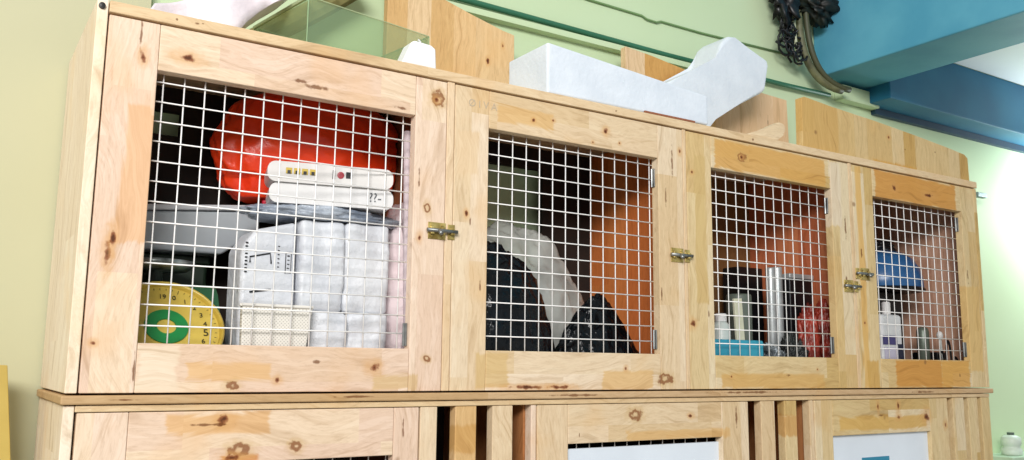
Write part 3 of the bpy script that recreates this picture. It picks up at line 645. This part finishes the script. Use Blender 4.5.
# modems
rc = MB().blob((0.4165, 1.383, 0.2535), (0.0065, 0.006, 0.0085), 3, 0.3, 2, 3, floor=0.2465)
tag(rc.build('red_clip', plain('red plastic clip', (200, 30, 60), 0.5), smooth=True), 'tiny red clip lying on the right end of the grey tub lid', 'clip')
def rbox(x0, x1, y0, y1, z0, z1, r=0.012):
    b = MB().box(x0, x1, y0, y1, z0, z1, bev=0)
    ve = [e for e in b.bm.edges if abs(e.verts[0].co.z - e.verts[1].co.z) < 1e-6 and abs(e.verts[0].co.x - e.verts[1].co.x) < 1e-6]
    bmesh.ops.bevel(b.bm, geom=ve, offset=min(r, (z1 - z0) * 0.45), segments=5, profile=0.5, affect='EDGES')
    return b
rm1 = thing('modem', (0.484, 1.285, 0.2335), 'white modem marked with digits, lower of the two stacked under the red bag', 'modem', 'stacked white modems')
lower_m = rbox(0.392, 0.576, 1.245, 1.308, 0.2335, 0.2635).build('case', M_white, rm1)
text_mesh('??-', 0.020, plain('grey print', (96, 98, 104), 0.5), (0.548, 1.2446, 0.250), 'marking', rm1)
rm1.ob.rotation_euler.z = math.radians(-13)
rm2 = thing('modem', (0.484, 1.285, 0.264), 'white modem with a row of four yellow ports, topmost under the red bag', 'modem', 'stacked white modems')
rbox(0.388, 0.574, 1.240, 1.305, 0.2640, 0.2945).build('case', plain('warm white plastic', (224, 221, 218), 0.35), rm2)
M_port = plain('yellow port', (206, 176, 60), 0.4)
for i in range(4):
    x = 0.414 + i * 0.0115
    p_ = MB().box(x, x + 0.009, 1.2390, 1.2412, 0.2765, 0.2855, bev=0.0006).build('port', M_port, rm2)
    MB().box(x + 0.0022, x + 0.0068, 1.2384, 1.2391, 0.2765, 0.2815).build('socket', M_black, p_)
MB().box(0.482, 0.4855, 1.2390, 1.2412, 0.2735, 0.2865).build('power_switch', M_black, rm2)
MB().lathe((0.494, 1.2385, 0.280), [(0.0025, 0), (0.0052, 0.0004), (0.0052, 0.003)], 'Y', 20).build('power_jack', plain('red ring', (176, 60, 70), 0.4), rm2)
MB().box(0.502, 0.511, 1.2390, 1.2412, 0.276, 0.2855).build('port', M_black, rm2)
rm2.ob.rotation_euler.z = math.radians(-13)
# red bag
rbz = MB().blob((0.490, 1.425, 0.338), (0.160, 0.062, 0.118), 31, 0.14, 2.2, 6, crease=0.35, floor=0.258, zmax=0.443, ymax=1.482, xmax=0.636,
                shape=lambda p: Vector((p.x + (0.02 if p.z > 0.38 and p.x > 0.5 else 0), p.y - (0.03 if p.z > 0.29 else 0.02), p.z)))
tag(rbz.build('plastic_bag', M_redbag, smooth=True), 'bulging red plastic bag behind the white modems', 'bag')
# basket with holes
bs = thing('plastic_basket', (0.39, 1.24, FL), 'perforated off white plastic basket at the front, right of the weighing scale', 'basket')
M_bask = plain('off white plastic', (226, 222, 214), 0.5)
kb = NT('perforated cream plastic')
gg = kb.n('ShaderNodeNewGeometry'); ss = kb.n('ShaderNodeSeparateXYZ'); kb.l(gg.outputs['Position'], ss.inputs[0])
hx = kb.math('SINE', kb.math('MULTIPLY', ss.outputs[0], 1250.0)); hz = kb.math('SINE', kb.math('MULTIPLY', ss.outputs[2], 1250.0))
kb.l(kb.mix(kb.smooth(kb.math('MULTIPLY', hx, hz), 0.25, 0.6), rgb(222, 218, 209), rgb(182, 178, 169)), kb.b.inputs['Base Color']); kb.b.inputs['Roughness'].default_value = 0.5
MB().prism([(0.348, FL + 0.0005), (0.345, 0.078), (0.446, 0.078), (0.432, FL + 0.0005)], 1.228, 1.240, bev=0.002).build('front_panel', kb.m, bs)
MB().tube([(0.344, 1.228, 0.080), (0.4455, 1.228, 0.080), (0.444, 1.2415, 0.080), (0.346, 1.2415, 0.080), (0.344, 1.228, 0.080)], 0.0024, 8).build('rim', M_bask, bs)
# cloth bag, roll
cb_ = MB().blob((0.607, 1.30, 0.10), (0.032, 0.052, 0.155), 41, 0.2, 2.5, 5, floor=FL + 0.0005, xmin=0.5785, xmax=0.638)
tag(cb_.build('cloth_bag', plain('pinkish cloth', (232, 216, 218), 0.85, c2=(216, 198, 200), scale=14, bump=0.4), smooth=True), 'pinkish crumpled cloth bag at the right side of the left compartment', 'bag')
rl = MB().tube([(0.6065, 1.246, FL + 0.0008), (0.5955, 1.246, 0.366)], 0.0065, 14)
tag(rl.build('paper_roll', plain('pinkish white paper', (224, 208, 212), 0.7), smooth=True), 'thin upright pale roll next to the right edge of the left mesh', 'roll')

# ------------------------------------------------------------------ second compartment
b = MB().blob((0.775, 1.285, -0.02), (0.128, 0.062, 0.226), 51, 0.07, 2.6, 6, floor=FL + 0.0005, ymin=1.2255, xmin=0.657, crease=0.9)
tag(b.build('bin_bag', M_blackbag, smooth=True), 'tall full black bin bag at the left of the second compartment', 'bag', 'black bags')
b = MB().blob((0.885, 1.405, 0.02), (0.190, 0.062, 0.240), 57, 0.10, 2.6, 6, floor=FL + 0.0005, xmin=0.657, ymax=1.483, ymin=1.352, crease=0.9)
tag(b.build('plastic_bag', film('clear milky film', (206, 208, 202), 0.62), smooth=True), 'milky clear plastic bag behind the tall black bin bag', 'bag')
b = MB().blob((1.015, 1.300, -0.02), (0.112, 0.048, 0.150), 53, 0.12, 2.4, 6, floor=FL + 0.0005, taper=0.5, crease=0.7, xmin=0.90, ymin=1.226, ymax=1.322)
tag(b.build('bin_bag', M_blackbag, smooth=True), 'small slumped black bin bag, right of the tall one', 'bag', 'black bags')
b = MB().blob((1.060, 1.337, 0.035), (0.026, 0.011, 0.088), 58, 0.3, 2.4, 4, floor=FL + 0.0005)
tag(b.build('yellow_packet', plain('dull yellow film', (226, 204, 90), 0.5, c2=(190, 170, 80)), smooth=True), 'dull yellow packet showing above the small black bin bag', 'packet')

# ------------------------------------------------------------------ third compartment
te = MB().box(1.245, 1.382, 1.232, 1.262, FL + 0.0005, 0.0555, bev=0.004)
tag(te.build('teal_box', plain('teal plastic', (52, 158, 184), 0.4, c2=(40, 140, 168))), 'flat teal box on the floor at the left of the third compartment', 'box')
bo = thing('plastic_bottle', (1.318, 1.285, FL), 'whitish bottle behind the teal box', 'bottle')
MB().lathe((1.318, 1.285, FL + 0.0005), [(0.018, 0), (0.019, 0.004), (0.019, 0.100), (0.016, 0.112), (0.011, 0.118)], 'Z', 24).build('body', plain('milky plastic', (206, 214, 208), 0.35, c2=(180, 190, 186)), bo, smooth=True)
MB().lathe((1.318, 1.285, 0.093), [(0.012, 0), (0.012, 0.014), (0.010, 0.016)], 'Z', 20).build('cap', M_white, bo)
cd = MB().box(1.3625, 1.3850, 1.284, 1.290, FL + 0.0008, 0.142, rot=Matrix.Rotation(math.radians(-4), 3, 'Y'), bev=0.001)
tag(cd.build('cream_strip', plain('cream card', (222, 222, 196), 0.6)), 'leaning cream strip between the whitish bottle and the grey canister', 'strip')
cy = MB().lathe((1.435, 1.345, FL + 0.0005), [(0.026, 0), (0.027, 0.003), (0.027, 0.178), (0.025, 0.182), (0.010, 0.183)], 'Z', 28)
tag(cy.build('canister', plain('grey green canister', (104, 114, 104), 0.4, c2=(86, 94, 86)), smooth=True), 'dull grey green canister in the third compartment, behind the cream strip', 'canister')
bx = MB().box(1.500, 1.580, 1.405, 1.455, FL + 0.0005, 0.228, bev=0.004)
tag(bx.build('black_box', M_black), 'tall narrow black box standing behind the silver tubes', 'box')
M_sil = plain('brushed silver', (196, 200, 200), 0.35, 0.35, c2=(160, 166, 168), scale=30)
for i, (x, top, lb_) in enumerate([(1.502, 0.216, 'taller silver tube, left one of the pair beside the black speaker box'), (1.524, 0.219, 'silver tube, right one of the pair beside the black speaker box')]):
    tu = MB().lathe((x, 1.315, FL + 0.0005), [(0.0098, 0), (0.0104, 0.002), (0.0104, top - FL - 0.003), (0.0098, top - FL), (0.007, top - FL), (0.007, top - FL - 0.02)], 'Z', 20)
    tag(tu.build('metal_tube', M_sil, smooth=True), lb_ if i else 'silver tube, left one of the pair of upright tubes', 'tube', 'upright silver tubes')
sp = thing('speaker_box', (1.586, 1.33, FL), 'black box with a silver top edge at the right of the third compartment', 'box')
MB().box(1.548, 1.6245, 1.302, 1.36, FL + 0.0005, 0.196, bev=0.003).build('body', M_black, sp)
MB().box(1.547, 1.6265, 1.300, 1.362, 0.1963, 0.207, bev=0.002).build('silver_top', M_sil, sp)
for i, (x, yv, rx, zt2, sd, lb_) in enumerate([(1.552, 1.262, 0.026, 0.132, 61, 'dark red bundle right of the silver tubes, nearest them'), (1.602, 1.262, 0.022, 0.145, 62, 'dark red bundle at the right end of the third compartment')]):
    b = MB().blob((x, yv, 0.05), (rx, 0.024, zt2 - 0.05), sd, 0.3, 2.2, 5, floor=FL + 0.0005, xmax=1.627, crease=0.8)
    tag(b.build('red_bundle', plain('dark red film %d' % i, (160, 54, 38), 0.35, c2=(84, 26, 20), scale=26, bump=0.5), smooth=True), lb_, 'bundle', 'dark red bundles')
b = MB().blob((1.430, 1.262, 0.002), (0.038, 0.028, 0.044), 64, 0.45, 4.5, 5, floor=FL + 0.0005, ymin=1.226, crease=1.2)
tag(b.build('crumpled_foil', plain('crinkled clear foil', (190, 198, 204), 0.2, 0.6, c2=(60, 66, 70), scale=40, bump=0.8), smooth=False), 'crumpled shiny foil on the floor right of the teal box', 'foil')
b = MB().blob((1.500, 1.262, 0.008), (0.024, 0.026, 0.060), 66, 0.6, 3.5, 5, floor=FL + 0.0005, ymin=1.226, crease=1.2)
tag(b.build('dark_bag', plain('dark grey film', (70, 74, 72), 0.25, c2=(20, 22, 24), scale=34, bump=0.9), smooth=True), 'dark shiny crumpled bag in front of the silver tubes', 'bag')

# ------------------------------------------------------------------ fourth compartment
cap = thing('blue_helmet', (1.955, 1.36, 0.165), 'blue rounded helmet resting on dark cases in the right end compartment', 'helmet')
MB().lathe((1.955, 1.365, 0.196), [(0.098, 0), (0.100, 0.004), (0.099, 0.025), (0.092, 0.052), (0.077, 0.075), (0.052, 0.091), (0.02, 0.098), (0.002, 0.099)], 'Z', 40).build('shell', plain('blue plastic', (46, 98, 150), 0.3, c2=(34, 80, 130), scale=12), cap, smooth=True)
MB().lathe((1.955, 1.365, 0.190), [(0.085, 0), (0.102, 0.001), (0.104, 0.005), (0.100, 0.009)], 'Z', 40).build('rim', M_black, cap)
MB().blob((1.955, 1.36, 0.298), (0.04, 0.03, 0.02), 3, 0.5, 3, 4).build('dark_strap', M_black, cap, smooth=True)
st = MB().box(1.905, 2.0, 1.335, 1.425, FL + 0.0005, 0.1895, bev=0.004)
tag(st.build('dark_case', plain('black case', (26, 28, 30), 0.5, c2=(16, 20, 18))), 'tall dark case under the blue helmet', 'case')
w4 = thing('white_carton', (1.855, 1.30, FL), 'white container with a dark blue label, left in the right end compartment', 'container')
MB().box(1.815, 1.8925, 1.268, 1.33, FL + 0.0005, 0.128, bev=0.008).build('body', plain('milk white plastic', (222, 224, 226), 0.45), w4)
MB().box(1.8165, 1.868, 1.2668, 1.2678, 0.058, 0.079).build('label_band', plain('purple blue print', (70, 66, 120), 0.5), w4)
MB().box(1.820, 1.868, 1.2668, 1.2678, -0.010, 0.052).build('label_panel', plain('pale violet print', (206, 202, 222), 0.5), w4)
MB().box(1.871, 1.8905, 1.2668, 1.2678, FL + 0.01, 0.060).build('label_panel', plain('dark navy print', (26, 34, 60), 0.5), w4)
MB().lathe((1.880, 1.30, 0.1285), [(0.010, 0), (0.010, 0.028), (0.008, 0.031)], 'Z', 18).build('cap', M_white, w4)
c4 = MB().lathe((2.020, 1.300, FL + 0.0005), [(0.014, 0), (0.0145, 0.12), (0.011, 0.128), (0.004, 0.13)], 'Z', 20)
tag(c4.build('spray_can', plain('grey green metal', (110, 120, 108), 0.4, 0.3), smooth=True), 'slim grey green can right of the tall dark case', 'can')
st4 = thing('white_probe', (2.048, 1.27, FL), 'thin white stick with a round tip standing near the right end floor', 'stick')
MB().tube([(2.040, 1.262, FL + 0.001), (2.030, 1.262, 0.075)], 0.0032, 8).build('stem', plain('grey white plastic', (190, 194, 190), 0.4), st4, smooth=True)
MB().lathe((2.0295, 1.262, 0.074), [(0.003, 0), (0.007, 0.005), (0.008, 0.011), (0.005, 0.018), (0.001, 0.020)], 'Z', 16).build('tip', M_white, st4, smooth=True)
cbm = MB()
for i in range(3):
    x = 2.0 + i * 0.028; h = [0.075, 0.10, 0.06][i]
    cbm.tube(bez([(x, 1.245, FL + 0.003), (x - 0.012, 1.245, FL + h * 0.8), (x + 0.006, 1.245, FL + h * 1.5), (x + 0.026, 1.247, FL + h * 0.8), (x + 0.022, 1.25, FL + 0.003)], 12), 0.0026, 6)
tag(cbm.build('power_cable', M_black, smooth=True), 'looped black cable on the floor of the right end compartment', 'cable')
dk = MB().box(2.062, 2.100, 1.29, 1.36, FL + 0.0005, 0.045, bev=0.004)
tag(dk.build('small_black_box', M_black), 'small black box in the far right corner of the right end compartment', 'box')

# ------------------------------------------------------------------ right of the cabinet and left of it
jr = thing('plastic_jar', (2.73, 1.47, -0.244), 'small white jar with a dark cap on the pale ledge, bottom right', 'jar')
MB().lathe((2.70, 1.475, -0.2438), [(0.026, 0), (0.028, 0.003), (0.028, 0.018), (0.023, 0.021), (0.023, 0.026), (0.027, 0.029), (0.027, 0.050), (0.018, 0.056), (0.012, 0.058)], 'Z', 24).build('body', plain('translucent white plastic', (212, 224, 212), 0.4), jr, smooth=True)
MB().lathe((2.70, 1.475, -0.1858), [(0.010, 0), (0.010, 0.007)], 'Z', 16).build('cap', plain('dark grey cap', (80, 96, 86), 0.5), jr)
yb = MB().prism([(0.015, -EYE), (0.003, -0.004), (0.0815, -0.006), (0.107, -0.23), (0.125, -EYE)], 1.42, 1.445)
tag(yb.build('yellow_board', plain('mustard yellow board', (190, 166, 84), 0.6, c2=(176, 150, 68)), bevel=0.001), 'mustard yellow upright board at the lower left beside the cabinet', 'board')

# ------------------------------------------------------------------ light
def area(name, loc, target, size, power, colr, sy=None):
    l = bpy.data.lights.new(name, 'AREA'); l.energy = power; l.color = colr
    l.shape = 'RECTANGLE'; l.size = size; l.size_y = sy or size
    o = bpy.data.objects.new(name, l); col.objects.link(o)
    o.location = Vector(loc) + Vector((0, 0, EYE)); d = Vector(target) - Vector(loc)
    o.rotation_euler = d.to_track_quat('-Z', 'Y').to_euler(); return o
area('key_area_light', (-1.3, -1.7, 1.45), (1.0, 1.2, 0.2), 1.8, 150, (1.0, 0.98, 0.96), 0.8)  # unseen key light, added to brighten the fronts and left-facing sides
l = bpy.data.lights.new('right_lamp', 'POINT'); l.energy = 19; l.color = (0.84, 0.97, 1.0); l.shadow_soft_size = 0.12
o = bpy.data.objects.new('right_lamp', l); col.objects.link(o); o.location = (3.20, 1.38, EYE + 0.56)
w = bpy.data.worlds.new('world'); C.world = w; w.use_nodes = True
w.node_tree.nodes['Background'].inputs[0].default_value = (0.97, 1.0, 0.98, 1); w.node_tree.nodes['Background'].inputs[1].default_value = 0.48

# ------------------------------------------------------------------ camera
R = ((0.84253221, -0.53854564, 0.01039535), (0.09022863, 0.12208, -0.98841048), (0.53103509, 0.83370562, 0.15144856))   # rows: right, down, forward
cd = bpy.data.cameras.new('camera'); co = bpy.data.objects.new('camera', cd); col.objects.link(co)
r_, dn, fw = Vector(R[0]), Vector(R[1]), Vector(R[2])
m = Matrix((( r_.x, -dn.x, -fw.x, 0), (r_.y, -dn.y, -fw.y, 0), (r_.z, -dn.z, -fw.z, EYE), (0, 0, 0, 1)))
co.matrix_world = m
cd.sensor_width = 36; cd.lens = 888.7 * 36 / 1024; cd.clip_start = 0.02
C.camera = co
C.view_settings.view_transform = 'Standard'; C.view_settings.look = 'None'; C.view_settings.gamma = 1
C.view_settings.use_curve_mapping = False; C.view_settings.exposure = 0.0
